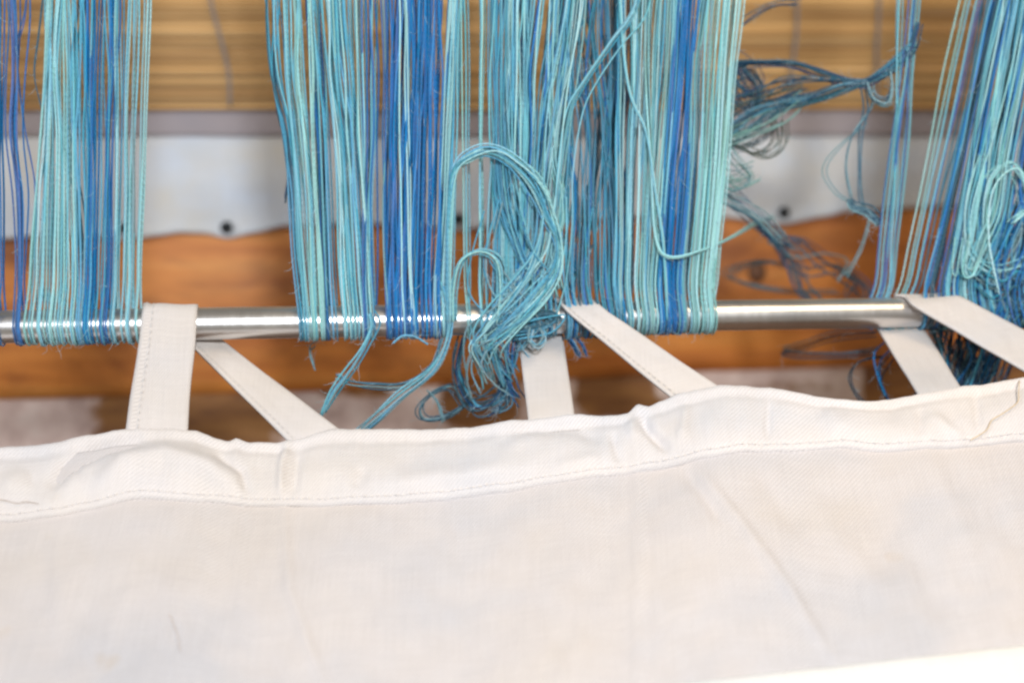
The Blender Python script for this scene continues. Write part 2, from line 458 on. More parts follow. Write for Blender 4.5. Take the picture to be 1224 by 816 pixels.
CREASES = [  # px polyline, half width px, height m
    ([(338, 600), (345, 700), (368, 770), (392, 830)], 6, 0.0009), ([(352, 600), (352, 690)], 8, -0.0005),
    ([(835, 565), (880, 620), (925, 680), (1005, 800)], 6, 0.0011), ([(815, 560), (850, 605), (862, 625)], 7, -0.0011),
    ([(893, 545), (930, 600), (955, 640)], 12, -0.0008), ([(1085, 640), (1130, 740)], 20, -0.0010), ([(1180, 590), (1224, 660)], 14, -0.0008),
    ([(1090, 540), (1140, 600), (1170, 680)], 14, 0.0008), ([(540, 620), (555, 680)], 10, -0.0006), ([(205, 735), (214, 780)], 4, -0.0005),
    ([(70, 640), (75, 760)], 14, 0.0006), ([(660, 690), (700, 780)], 16, 0.0006), ([(990, 620), (1060, 720)], 16, 0.0007)]
HEMC = [
    ([(60, 590), (85, 560), (125, 540), (175, 532)], 9, -0.0028), ([(120, 590), (150, 562), (200, 552), (250, 566), (290, 590)], 14, 0.0030), ([(90, 560), (98, 575)], 4, -0.0006),
    ([(255, 545), (290, 570), (298, 600)], 6, -0.0014), ([(345, 530), (338, 560), (336, 605)], 5, 0.0016), ([(357, 540), (352, 600)], 6, -0.0010), ([(425, 590), (437, 565)], 8, -0.0009),
    ([(590, 535), (630, 515), (690, 515), (720, 535)], 10, -0.0014), ([(765, 500), (775, 520), (800, 548)], 6, -0.0022), ([(752, 500), (756, 530)], 6, 0.0010), ([(730, 520), (740, 560)], 6, -0.0010), ([(820, 485), (812, 540)], 6, 0.0010),
    ([(918, 480), (917, 530)], 4, -0.0010), ([(1100, 490), (1096, 530)], 6, -0.0008), ([(1165, 470), (1167, 520)], 5, -0.0008), ([(1110, 500), (1150, 535)], 7, 0.0009), ([(440, 585), (560, 580), (640, 565)], 16, 0.0016), ([(0, 590), (40, 575)], 14, 0.0012), ([(985, 490), (1010, 520)], 12, 0.0010), ([(660, 570), (720, 555)], 10, 0.0010)]
def bumps(x, y, lst):
    h = 0.0
    for pts, w, a in lst:
        d, t = segdist(x, y, pts)
        if d < 3 * w: h += a * math.exp(-(d / w) ** 2) * min(1, 0.15 + 4 * t * (1 - t) * 1.1)
    return h
def cloth_h(x, y):
    return 0.0022 * n2(x * 0.0045, y * 0.004, 11) + 0.0011 * n2(x * 0.018 + y * 0.006, y * 0.010, 12) + 0.00042 * n2(x * 0.05, y * 0.035, 13)
apron = empty('canvas_apron', ap(612, 520), 'large off white twill apron cloth with hemmed edge and tape loops round the rod', 'apron')
AX = list(range(-260, 1501, 5))
rows = []
NB_ = 110
for k in range(NB_):
    t = k / (NB_ - 1); row = []
    for x in AX:
        y = lerp(top_y(x) + 18, 930, t ** 1.15)
        row.append(ap(x, y, cloth_h(x, y) + 1.3 * bumps(x, y, CREASES) - 0.0002))
    rows.append(row)
v, f, uv = grid_solid(rows, APN * -0.0007)
build('cloth', v, f, M_apron, apron, uv)
def hem_h(x, y):
    t = (y - top_y(x)) / max(1, seam_y(x) - top_y(x))
    tt = min(1, max(0, t)); puff = 0.0034 * max(0, math.sin(math.pi * tt ** 1.7)) ** 0.8
    k = 0.0010 * n2(x * 0.016, y * 0.02, 21) + 0.0004 * n2(x * 0.06, y * 0.03, 22)
    ridge = 0.0009 * math.exp(-((t - 0.07) / 0.05) ** 2) - 0.0007 * math.exp(-((t - 0.18) / 0.06) ** 2)
    st = -0.00035 * math.exp(-((y - seam_y(x) + 5) / 2.0) ** 2) * (0.6 + 0.4 * math.sin(x * 1.3))
    sh = cloth_h(x, y)
    return sh + 0.0012 + puff * (0.6 + 0.4 * n1(x * 0.008, 5)) + k * min(1, 6 * t * (1 - t) + .15) + ridge + st + 1.4 * bumps(x, y, HEMC) * min(1, 5 * max(0, 1 - t))
HX = [x * 0.5 for x in range(-520, 3001, 6)]
rows = []
for (dy, dh) in ((10, -0.0032), (5, -0.0032), (1.5, -0.0028), (0, -0.0016)):
    rows.append([ap(x, top_y(x) + dy + 0.6 * n1(x * 0.13, 3), cloth_h(x, top_y(x)) + dh + 0.0012) for x in HX])
HN = 34
for k in range(HN):
    t = k / (HN - 1)
    rows.append([ap(x, lerp(top_y(x) + 0.4, seam_y(x), t) + 0.7 * n1(x * 0.13, 3) * (1 - t), hem_h(x, lerp(top_y(x), seam_y(x), t)) - 0.0008 * (k == 0)) for x in HX])
rows.append([ap(x, seam_y(x) + 0.8, cloth_h(x, seam_y(x)) - 0.0001) for x in HX])
v, f, uv = grid_solid(rows, APN * -0.0005)
build('hem', v, f, M_hem, apron, uv)
# stitching along the hem and the tapes
sv = ([], [], [])
x = -250.0
while x < 1480:
    y = seam_y(x) - 5 ; y2 = seam_y(x + 5) - 5
    a = ap(x, y, hem_h(x, y) + 0.0002); b_ = ap(x + 5.0, y2, hem_h(x + 5, y2) + 0.0002); mid = (a + b_) * 0.5 + APN * 0.0004
    tube([a, mid, b_], 0.00028, 5, sv); x += 7.6
tag(build('hem_stitch', sv[0], sv[1], M_thread, apron, sv[2]), kind='stuff')

def tape(left, right, label, stitch=None, th=0.0012, flat=0):
    """left/right: lists of (px,py,depth|None|('r',ang)) from the hem up; the ribbon is lofted between them."""
    def pt(p):
        if isinstance(p[2], tuple): return on_rod(p[0], p[2][1], RR + th + 0.0004)
        return V(p[0], p[1], p[2])
    L = catmull([pt(p) for p in left], 5); R = catmull([pt(p) for p in right], 5)
    K = 15; rows = []
    for i, (a, b_) in enumerate(zip(L, R)):
        row = []
        for k in range(K):
            s = k / (K - 1); row.append(a.lerp(b_, s))
        rows.append(row)
    nr = []
    for i in range(len(rows)):
        t = rows[min(i + 1, len(rows) - 1)][7] - rows[max(i - 1, 0)][7]; w = rows[i][-1] - rows[i][0]
        n = w.cross(t).normalized(); nr.append(n)
    # soft relief across the tape and turned seam at the left edge
    for i in range(len(rows)):
        for k in range(K):
            s = k / (K - 1)
            h = 0.0006 * n2(s * 2.2, i * 0.16, left[0][0] * 0.1) + 0.00025 * n2(s * 5, i * 0.4, left[0][0] * 0.2 + 3)
            if stitch: h += 0.0005 * math.exp(-((s - 0.07) / 0.06) ** 2) - 0.00055 * math.exp(-((s - 0.17) / 0.04) ** 2)
            rows[i][k] = rows[i][k] + nr[i] * h
    rows_ = rows[::-1]; nn = nr[::-1]
    v, f, uv = grid_solid(rows_, lambda r, c: -nn[r] * th)
    uv = [(a, b) for a, b in uv]
    o = build('tape', v, f, M_tape, apron, uv)
    if label: o['label'] = label
    if stitch:
        mb = ([], [], [])
        for s in stitch:
            col = [rows[i][0].lerp(rows[i][-1], s) + nr[i] * 0.00005 for i in range(len(rows))]
            fine = catmull(col, 8); acc = 0.0; on = []; 
            i = 0; seg = 0.0018; gap = 0.0009; cur = []; d = 0.0
            for a, b_ in zip(fine, fine[1:]):
                st = (b_ - a).length; ph = d % (seg + gap)
                if ph < seg: cur.append(a)
                elif len(cur) > 1: tube(cur, 0.00022, 4, mb); cur = []
                else: cur = []
                d += st
        so = build('tape_stitch', mb[0], mb[1], plain_stitch, o, mb[2]); so['kind'] = 'stuff'
    return o
plain_stitch = plain('tape_thread', (0.60, 0.58, 0.57, 1), 0.8)
def apd(px, py, h=-0.0006): return apron_depth(px, py) - 0 + 0.0  # depth of the cloth plane
def hemd(px, py): return apron_depth(px, py) + 0.0010
# loop 1
tape([(146, 545, hemd(146, 545)), (150, 516, hemd(150, 516) - .001), (157, 466, lerp(hemd(150, 516), D0 - .032, .36)), (166, 410, lerp(hemd(150, 516), D0 - .032, .70)), (172, 380, ('r', 42)), (172, 366, ('r', 92)), (174, 372, ('r', 150)), (176, 385, ('r', 185))],
     [(222, 545, hemd(222, 545)), (224, 517, hemd(224, 517) - .001), (227, 466, lerp(hemd(224, 517), D0 - .03, .36)), (233, 410, lerp(hemd(224, 517), D0 - .03, .70)), (237, 380, ('r', 42)), (237, 366, ('r', 92)), (238, 372, ('r', 150)), (239, 385, ('r', 185))],
     'wide upright tape crossing over the rod, stitched along one edge', stitch=(0.19,))
def back_tape(tl, tr, bl, br, label=None, stitch=None):
    """tape coming down from behind the rod to the hem"""
    def side(t, b_):
        d1 = hemd(b_[0], b_[1]); ex, ey = b_[0] - t[0], b_[1] - t[1]
        d0 = drod(t[0]) + RR + 0.001
        m = lambda q: (lerp(t[0], b_[0], q), lerp(t[1], b_[1], q), lerp(d0, d1, q))
        return [(b_[0] + ex * .12, b_[1] + ey * .12, d1 + .004), m(1.0), m(0.66), m(0.33), m(0.0), (t[0] - ex * .04, t[1] - ey * .04, d0 + .0005), (t[0] - ex * .08, t[1] - ey * .08, d0 + .0005)]
    return tape(side(tl, bl), side(tr, br), label, stitch)
back_tape((205, 388), (262, 404), (346, 529), (406, 513), 'slanting tape coming down behind the rod beside the upright tape', (0.12,))
back_tape((619, 398), (672, 396), (632, 505), (687, 497))
back_tape((1046, 386), (1100, 386), (1100, 475), (1150, 464))
def front_tape(tl, tr, bl, br, label, stitch):
    def side(t, b_):
        d1 = hemd(b_[0], b_[1]) - .001; ex, ey = b_[0] - t[0], b_[1] - t[1]
        d0 = drod(t[0]) - RR - 0.0012
        m = lambda q: (lerp(t[0], b_[0], q), lerp(t[1], b_[1], q), lerp(d0, d1, q))
        return [(b_[0] + ex * .15, b_[1] + ey * .15, d1 + .004), m(1.0), m(0.66), m(0.36), m(0.12) , (t[0] + ex * .03, 0, ('r', 60)), (t[0], 0, ('r', 100)), (t[0] + 4, 0, ('r', 150)), (t[0] + 6, 0, ('r', 185))]
    return tape(side(tl, bl), side(tr, br), label, stitch)
front_tape((661, 358), (704, 357), (800, 473), (858, 461), 'tape slanting down over the rod from the tangled yarn in the middle', (0.13,))
front_tape((1072, 352), (1132, 346), (1240, 452), (1300, 432), 'tape slanting down over the rod beneath the thickest yarn bundle', None)

# white strip over the lower corner
rows = []
for (dy, h) in ((3, 0.0035), (0, 0.0055), (2, 0.0072), (6, 0.0078), (20, 0.0080), (60, 0.0080), (160, 0.0080)):
    rows.append([ap(x, lerp(829, 757, (x - 800) / 640) + dy + 0.8 * n1(x * 0.02, 8), h) for x in range(560, 1500, 20)])
v, f, uv = grid_solid(rows, APN * -0.0068)
tag(build('white_cloth_strip', v, f, M_strip, None, uv), 'smooth bright white cloth strip lying on the apron at the lower corner', 'cloth strip')

# ------------------------------------------------------------------ yarn
AQ = lin(122, 190, 208); LA = lin(162, 214, 220); MA = lin(92, 168, 200); BL = lin(36, 118, 184); PG = lin(152, 206, 206); DT = lin(66, 108, 128); PB = lin(82, 120, 180); NV = lin(40, 82, 124); SG = lin(132, 168, 178)
def pick(pal): return random.choices([p[0] for p in pal], [p[1] for p in pal])[0]
def vary(c):
    k = random.choice((random.uniform(0.68, 0.85), random.uniform(0.82, 1.0), random.uniform(0.88, 1.1))); return (min(.85, c[0] * k * random.uniform(.88, 1.1)), min(.85, c[1] * k), min(.88, c[2] * k), 1)
YR = 0.00038
def strand(parent, path, col, r=YR, sides=6):
    v, f, uv = tube(path, r, sides)
    o = build('strand', v, f, M_yarn, parent, uv); o.color = vary(col); return o
def fuzz(b):
    mb = ([], [], [])
    for o in list(b.children):
        vs = o.data.vertices; nr = len(vs) // 6
        for q in range(random.choice((3, 4, 5, 6))):
            i = random.randrange(1, nr - 1); p = vs[i * 6].co + b.location
            if (p - EYE).length > 0.72: continue
            al = (vs[i * 6 + 6].co - vs[i * 6].co).normalized() if i < nr - 1 else U
            out = (X * random.gauss(0, 1) - F * random.uniform(0, 1) + U * random.gauss(0, .6)).normalized()
            L = random.uniform(.002, .007); c = out.cross(al)
            pts = [p, p + al * L * .3 + out * L * .25, p + al * L * .5 + out * L * .55 + c * L * .1, p + al * L * .55 + out * L * .85 + c * L * random.gauss(0, .4)]
            tube(pts, lambda t: 0.00009 * (1 - .6 * t), 3, mb)
    if mb[0]:
        o = build('fuzz', mb[0], mb[1], M_yarn, b, mb[2]); o.color = (0.42, 0.62, 0.72, 1); o['kind'] = 'stuff'
SEED = [0]
def bundle(label, specs, group='yarn bundles looped round the rod'):
    b = empty('yarn_bundle', V((specs[0]['rod'][0] + specs[-1]['rod'][1]) / 2, 385, D0), label, 'yarn bundle', group)
    for s in specs:
        n = max(2, round(s['n'] * 1.3)); cl = s.get('clump', 5)
        for i in range(n):
            SEED[0] += 1; sd = SEED[0] * 0.713
            t = (i + random.uniform(-0.5, 1.5)) / n; t = min(1, max(0, t))
            c = int((t + 0.25 / n * n1(i * 1.7, s['rod'][0])) * n / cl); cs = c * 1.7 + s['rod'][0]
            cc = min(1.0, (c + 0.5) * cl / n)
            xr = lerp(*s['rod'], t + 0.12 * (cc - t)); tt = lerp(t, cc, s.get('pull', 0.58 if s['n'] > 8 else 0.22)) + 0.17 * n1(c * 3.7 + s['rod'][0], 1) + random.gauss(0, s.get('jit', 0.05))
            stray = random.random() < 0.2
            xt = lerp(*s['top'], tt); wob = 1.75 * s.get('wob', 5); dz = s.get('dz', 0.0); sl = s.get('slack', 0.005)
            ro = random.uniform(0.0005, 0.0014) + s.get('lay', 0)
            def leg(sign, xr, xt, phase):
                pts = []
                for y in (-330, -180, -60, 20, 90, 160, 230, 295, 340):
                    u_ = (378 - y) / 378.0
                    env = min(1, u_ * 1.6)
                    x = xr + (xt - xr) * u_ + s.get('bow', 0) * math.sin(math.pi * min(1, max(0, u_))) + wob * env * (0.75 * n1(y * 0.006, cs) + 0.5 * n1(y * 0.009 + phase, sd)) + (11 * env * n1(y * 0.0045 + phase, sd + 3) if stray else 0)
                    d = drod(x) + sign * (RR + ro) + dz * min(1, u_ * 2) + sl * env * (n1(y * 0.008, cs + 9) + 0.6 * n1(y * 0.01, sd + phase + 20)) - 0.0004 * s.get('fwd', 0) * u_
                    pts.append(V(x, y, d))
                return pts
            pts = leg(-1, xr, xt, 0.0)
            dxr = random.uniform(1.5, 4)
            arc = [on_rod(xr + dxr * q / 5, a, RR + ro) for q, a in enumerate((8, -25, -60, -95, -130, -165))]
            back = leg(1, xr + dxr, xt + random.gauss(3, 4), 31.0)[::-1]
            if s.get('one'): back = []
            if s.get('behind'):                                  # these pass behind the rod and go round it from the far side
                pts = leg(1, xr, xt, 0.0); back = []
                arc = [on_rod(xr + dxr * q / 3, a, RR + ro) for q, a in enumerate((180, 205, 235, 255))]
            path = catmull(pts + arc + back, 4)
            strand(b, path, pick(s['pal']), YR * random.uniform(.82, 1.14))
        for i in range(s.get('fray', 0)):
            SEED[0] += 1; sd = SEED[0] * 0.9; x0 = lerp(*s['rod'], random.random()); y0 = yrod(x0); sgn = random.choice((-1, 1)); q = []
            ln = random.uniform(14, 46)
            q.append(V(x0, y0 - 6, drod(x0) - RR - .0012)); q.append(V(x0 + sgn * 2, y0 + 12, drod(x0) - RR - .0014))
            for j in (1, 2, 3, 4):
                q.append(V(x0 + sgn * (4 + ln * .22 * j * (0.4 + 0.9 * n1(j * .8, sd) ** 2 + .3)), y0 + 17 + ln * .2 * j + 8 * n1(j * .9, sd + 3), drod(x0) - RR + .0016 * j))
            strand(b, catmull(q, 5), pick(s['pal']), YR * .75)
    fuzz(b); return b
bundle('loose blue and purple strands at the far edge, left of the aqua bundle', [
    dict(n=3, rod=(-14, 2), top=(-16, 0), pal=[(PB, 1), (BL, 1), (MA, 1)], wob=3),
    dict(n=30, rod=(-240, -20), top=(-250, -30), pal=[(AQ, 3), (MA, 3), (BL, 1), (PG, 1)], wob=6, one=True)])
bundle('even pale aqua bundle left of the upright tape', [
    dict(n=4, rod=(19, 29), top=(6, 22), pal=[(PB, 2), (BL, 3)], wob=8),
    dict(n=13, rod=(32, 92), top=(50, 84), pal=[(AQ, 3), (LA, 3), (PG, 2), (MA, 1)], wob=5, clump=4),
    dict(n=4, rod=(86, 104), top=(88, 98), pal=[(MA, 3), (AQ, 1)], wob=4),
    dict(n=10, rod=(98, 134), top=(104, 142), pal=[(AQ, 3), (MA, 2), (BL, 2), (LA, 1)], wob=4, clump=4),
    dict(n=7, rod=(136, 166), top=(140, 172), pal=[(AQ, 2), (LA, 2), (MA, 1), (SG, 1)], wob=3, clump=2)])
bundle('pale green and aqua bundle right of the bare rod', [
    dict(n=4, rod=(356, 366), top=(312, 330), pal=[(AQ, 2), (MA, 2), (DT, 2)], wob=9),
    dict(fray=0, n=12, rod=(362, 392), top=(336, 372), pal=[(PG, 3), (LA, 3), (AQ, 3)], wob=5),
    dict(n=5, rod=(385, 402), top=(366, 380), pal=[(MA, 2), (BL, 2), (DT, 1)], wob=5, dz=.003),
    dict(fray=0, n=14, rod=(408, 446), top=(384, 424), pal=[(AQ, 3), (LA, 1), (MA, 3), (PG, 1)], wob=6),
    dict(n=5, rod=(432, 446), top=(428, 448), pal=[(AQ, 2), (PG, 1), (PB, 1), (BL, 1)], wob=4)])
bundle('deep blue bundle beside the pale green one', [
    dict(n=5, rod=(456, 478), top=(452, 474), pal=[(SG, 1), (BL, 2), (PB, 1)], wob=4),
    dict(fray=0, n=26, rod=(460, 524), top=(470, 536), pal=[(BL, 6), (PB, 1), (lin(58, 138, 200), 3)], wob=5),
    dict(n=2, rod=(480, 494), top=(476, 486), pal=[(LA, 2)], wob=4, fwd=6),
    dict(n=7, rod=(516, 537), top=(532, 552), pal=[(AQ, 2), (LA, 2), (MA, 1)], wob=4)])
bundle('swirling aqua bundle in the middle, behind the arched tuft', [
    dict(n=4, rod=(556, 580), top=(548, 586), pal=[(PG, 1), (AQ, 2)], wob=4, clump=1),
    dict(fray=3, n=18, rod=(585, 640), top=(594, 640), pal=[(AQ, 3), (LA, 2), (MA, 3)], wob=7),
    dict(fray=3, n=16, rod=(600, 662), top=(615, 690), pal=[(AQ, 3), (MA, 3), (LA, 2), (BL, 1)], wob=9, fwd=4),
    dict(n=7, rod=(590, 650), top=(600, 680), pal=[(BL, 2), (PB, 1), (MA, 2)], wob=6, dz=.005)])
bundle('shaded teal blue bundle behind the slanting middle tape', [
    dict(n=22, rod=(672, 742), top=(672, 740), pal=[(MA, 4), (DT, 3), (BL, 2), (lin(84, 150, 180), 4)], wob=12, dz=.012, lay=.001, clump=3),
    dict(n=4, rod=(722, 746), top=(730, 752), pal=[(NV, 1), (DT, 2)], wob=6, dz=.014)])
bundle('broad striped blue and aqua bundle right of the middle tape', [
    dict(n=14, rod=(732, 772), top=(742, 790), pal=[(AQ, 3), (LA, 2), (MA, 3)], wob=5),
    dict(n=9, rod=(764, 786), top=(782, 812), pal=[(AQ, 3), (PG, 2), (LA, 2)], wob=4),
    dict(n=14, rod=(782, 812), top=(808, 836), pal=[(BL, 5), (lin(58, 138, 200), 2), (PB, 1)], wob=4),
    dict(n=8, rod=(806, 828), top=(832, 856), pal=[(AQ, 2), (PG, 2), (SG, 1)], wob=4),
    dict(n=9, rod=(828, 852), top=(856, 884), pal=[(LA, 3), (AQ, 2), (PG, 2)], wob=3, clump=4)])
bundle('narrow blue strands right of the bare rod', [
    dict(behind=1, n=6, rod=(1040, 1064), top=(1086, 1102), pal=[(BL, 2), (AQ, 3), (PB, 1), (MA, 2)], wob=4),
    dict(behind=1, n=2, rod=(1054, 1068), top=(1074, 1078), pal=[(DT, 1), (AQ, 1)], wob=4)])
bundle('sparse leaning strands beside the thickest bundle', [
    dict(behind=1, n=2, rod=(1066, 1080), top=(1142, 1158), pal=[(PG, 2), (AQ, 1)], wob=2),
    dict(behind=1, n=4, rod=(1082, 1096), top=(1162, 1180), pal=[(MA, 1), (PB, 1), (BL, 1), (AQ, 2)], wob=2),
    dict(n=7, rod=(1092, 1130), top=(1180, 1206), pal=[(MA, 2), (DT, 2), (BL, 1)], wob=3, clump=1)])
bundle('thickest bundle of leaning blue and aqua strands at the right edge', [
    dict(n=24, rod=(1122, 1180), top=(1190, 1240), pal=[(AQ, 3), (MA, 3), (LA, 2), (BL, 2)], wob=5),
    dict(n=22, rod=(1165, 1250), top=(1225, 1320), pal=[(AQ, 2), (MA, 3), (BL, 4), (PB, 1), (PG, 1)], wob=8),
    dict(n=24, rod=(1130, 1260), top=(1195, 1330), pal=[(NV, 3), (BL, 4), (DT, 3)], wob=9, dz=.010),
    dict(n=22, rod=(1250, 1470), top=(1320, 1540), pal=[(AQ, 2), (MA, 3), (BL, 3)], wob=6, one=True)])

def tuft(label, paths, cat='yarn tangle', name='yarn_tangle', group='loose tangles of yarn'):
    """paths: (n, [(px,py,dz,spread)...], palette, r) - dz in metres from the rod's depth, plus = behind"""
    p0 = paths[0][1][0]
    b = empty(name, V(p0[0], p0[1], D0 + p0[2]), label, cat, group)
    for pp in paths:
        n, pts, pal = pp[:3]; r = (pp[3] if len(pp) > 3 else YR) * 0.92; n = round(n * 1.2) if n > 2 else n
        for i in range(n):
            SEED[0] += 1; sd = SEED[0] * 1.37
            ox, oy, oz = random.gauss(0, 1), random.gauss(0, 1), random.gauss(0, 1)
            q = []; wild = 2.0 if random.random() < 0.1 else 1.0
            for j, (x, y, dz, sp) in enumerate(pts):
                sp *= wild
                q.append(V(x + sp * (0.8 * ox + 0.7 * n1(j * 0.55, sd)), y + sp * (0.8 * oy + 0.7 * n1(j * 0.55, sd + 5)), drod(x) + dz + 0.0006 * sp ** 0.5 * (oz + n1(j * 0.7, sd + 9))))
            strand(b, catmull(q, 7), pick(pal), r * random.uniform(.86, 1.12))
    fuzz(b); return b
A3 = [(AQ, 3), (LA, 3), (MA, 2), (PG, 1)]
tuft('pale aqua tuft arching over and swirling down in the middle', [
    (14, [(535, 384, -.008, 2), (535, 320, -.010, 2), (536, 255, -.010, 2), (542, 205, -.011, 2.5), (560, 188, -.013, 4), (585, 180, -.015, 4), (612, 192, -.016, 5), (640, 222, -.016, 7), (655, 258, -.015, 6), (667, 290, -.015, 4), (662, 325, -.015, 6), (640, 355, -.014, 8), (610, 385, -.013, 8), (588, 404, -.010, 8), (580, 425, -.004, 8)], A3),
    (12, [(694, -120, -.010, 10), (684, 20, -.010, 11), (668, 130, -.011, 12), (658, 210, -.012, 10), (655, 260, -.012, 8), (645, 310, -.013, 9), (618, 350, -.013, 10), (590, 385, -.012, 10), (572, 408, -.010, 8), (580, 432, -.004, 7), (586, 452, .003, 6)], A3),
    (9, [(596, -120, -.009, 9), (594, 40, -.009, 10), (596, 150, -.010, 11), (604, 240, -.011, 12), (625, 300, -.012, 10), (640, 330, -.012, 9), (620, 370, -.012, 8), (590, 395, -.011, 8), (594, 425, -.004, 8), (604, 455, .002, 7)], [(MA, 3), (AQ, 3), (BL, 1)]),
    (4, [(668, -120, -.010, 5), (662, 60, -.010, 5), (664, 180, -.010, 4), (672, 230, -.010, 3), (672, 270, -.010, 3), (660, 300, -.011, 3), (670, 345, -.012, 3)], [(LA, 2), (PG, 2)]),
    (6, [(543, 384, -.009, 3), (543, 345, -.010, 3), (552, 312, -.012, 3), (575, 300, -.013, 3), (596, 312, -.013, 4), (600, 345, -.012, 5), (596, 385, -.011, 6)], [(PG, 2), (AQ, 3)]),
    (8, [(575, 405, -.009, 6), (610, 385, -.010, 5), (650, 378, -.010, 6), (662, 384, -.009, 5), (640, 395, -.009, 6), (600, 402, -.009, 6)], [(MA, 3), (DT, 2), (AQ, 2)])])
tuft('long aqua strands crossing the middle bundles diagonally', [
    (4, [(770, -60, -.012, 4), (758, 8, -.013, 4), (730, 50, -.013, 3), (700, 95, -.013, 3), (680, 130, -.012, 4), (668, 200, -.012, 4), (664, 260, -.011, 5), (652, 320, -.011, 6), (632, 370, -.010, 7)], [(AQ, 2), (MA, 2)]),
    (2, [(738, -120, -.010, 2), (742, 20, -.011, 2), (752, 110, -.012, 2), (772, 160, -.012, 2), (783, 230, -.012, 2), (792, 290, -.012, 2), (796, 350, -.010, 2), (798, 384, -.008, 2)], [(LA, 2), (AQ, 1)]),
    (3, [(776, -120, -.010, 3), (772, 60, -.011, 3), (778, 200, -.011, 3), (784, 285, -.012, 2), (800, 308, -.013, 2), (840, 300, -.010, 3), (875, 284, .02, 3), (905, 268, .07, 4), (925, 262, .1, 4)], [(PG, 3), (LA, 1)])])
tuft('blue grey strand ends sweeping down below the rod toward the hem', [
    (7, [(528, 340, -.008, 3), (538, 375, -.009, 3), (536, 405, -.010, 4), (518, 440, -.010, 5), (478, 472, -.008, 6), (448, 500, -.004, 7), (425, 520, .002, 6)], [(AQ, 3), (SG, 3), (MA, 2)]),
    (5, [(442, 375, -.009, 2), (443, 392, -.009, 3), (432, 420, -.009, 3), (415, 445, -.007, 4), (398, 468, -.005, 3), (384, 496, -.002, 2)], [(AQ, 3), (MA, 2)]),
    (4, [(530, 405, -.008, 3), (518, 436, -.008, 3), (486, 458, -.006, 3), (450, 459, -.005, 3), (420, 456, -.004, 3), (404, 448, -.004, 3)], [(SG, 2), (DT, 2)]),
    (2, [(378, 440, .02, 3), (372, 420, .02, 3), (380, 410, .02, 4)], [(SG, 2)]),
    (2, [(470, 410, -.008, 2), (482, 402, -.009, 2), (497, 403, -.009, 2), (512, 412, -.008, 2)], [(MA, 2), (SG, 1)])])
tuft('dark teal tangle hanging below the rod in the middle', [
    (10, [(620, 385, -.004, 6), (618, 420, .0, 6), (606, 455, .006, 6), (596, 478, .010, 7), (572, 488, .014, 7), (556, 470, .016, 6), (548, 440, .014, 6), (556, 405, .006, 7)], [(DT, 4), (NV, 2), (MA, 1)]),
    (9, [(575, 392, -.004, 8), (588, 425, .002, 7), (600, 450, .006, 6), (604, 480, .010, 6), (590, 492, .014, 6)], [(DT, 4), (NV, 1), (SG, 1), (MA, 1)]),
    (4, [(612, 395, -.003, 3), (608, 430, .0, 3), (612, 460, .004, 4), (622, 478, .008, 4)], [(MA, 2), (BL, 2)]),
    (4, [(560, 480, .022, 3), (536, 496, .024, 3), (510, 500, .026, 3), (502, 488, .026, 3), (516, 470, .026, 3), (540, 462, .025, 4), (556, 484, .024, 3)], [(DT, 2), (SG, 2)]),
    (3, [(515, 466, .024, 3), (524, 480, .024, 2), (530, 500, .024, 2)], [(SG, 3)])])
tuft('fine grey blue strands fraying across the rod in the middle', [
    (4, [(640, 300, -.012, 12), (628, 345, -.013, 14), (604, 378, -.012, 12), (590, 405, -.009, 12), (602, 432, -.004, 12), (618, 452, .0, 10)], [(DT, 2), (MA, 3), (SG, 2)], .00036),
    (4, [(594, 250, -.011, 8), (580, 310, -.011, 10), (590, 350, -.012, 14), (618, 382, -.012, 12), (634, 402, -.010, 10), (622, 420, -.006, 10)], [(MA, 3), (AQ, 2), (SG, 2)], .00036),
    (4, [(664, 240, -.011, 6), (660, 300, -.011, 8), (640, 350, -.012, 12), (596, 392, -.011, 12), (566, 412, -.008, 10), (556, 440, -.003, 10), (564, 470, .003, 8)], [(AQ, 2), (SG, 3), (DT, 1)], .00036),
    (6, [(700, 230, .004, 14), (690, 280, .004, 14), (676, 330, .003, 12), (690, 370, .004, 10)], [(MA, 2), (AQ, 2), (SG, 2)], .00036)])
tuft('small blue strand ends poking out below the middle tape', [
    (7, [(676, 384, .002, 3), (682, 400, .004, 4), (690, 412, .004, 5), (695, 424, .006, 4)], [(MA, 2), (BL, 2), (SG, 1)]),
    (3, [(636, 392, -.010, 2), (634, 408, -.012, 2), (643, 414, -.013, 2), (651, 404, -.012, 2), (648, 394, -.010, 2)], [(MA, 1), (SG, 1)])])
DK = [(DT, 4), (NV, 2), (lin(46, 86, 110), 3)]
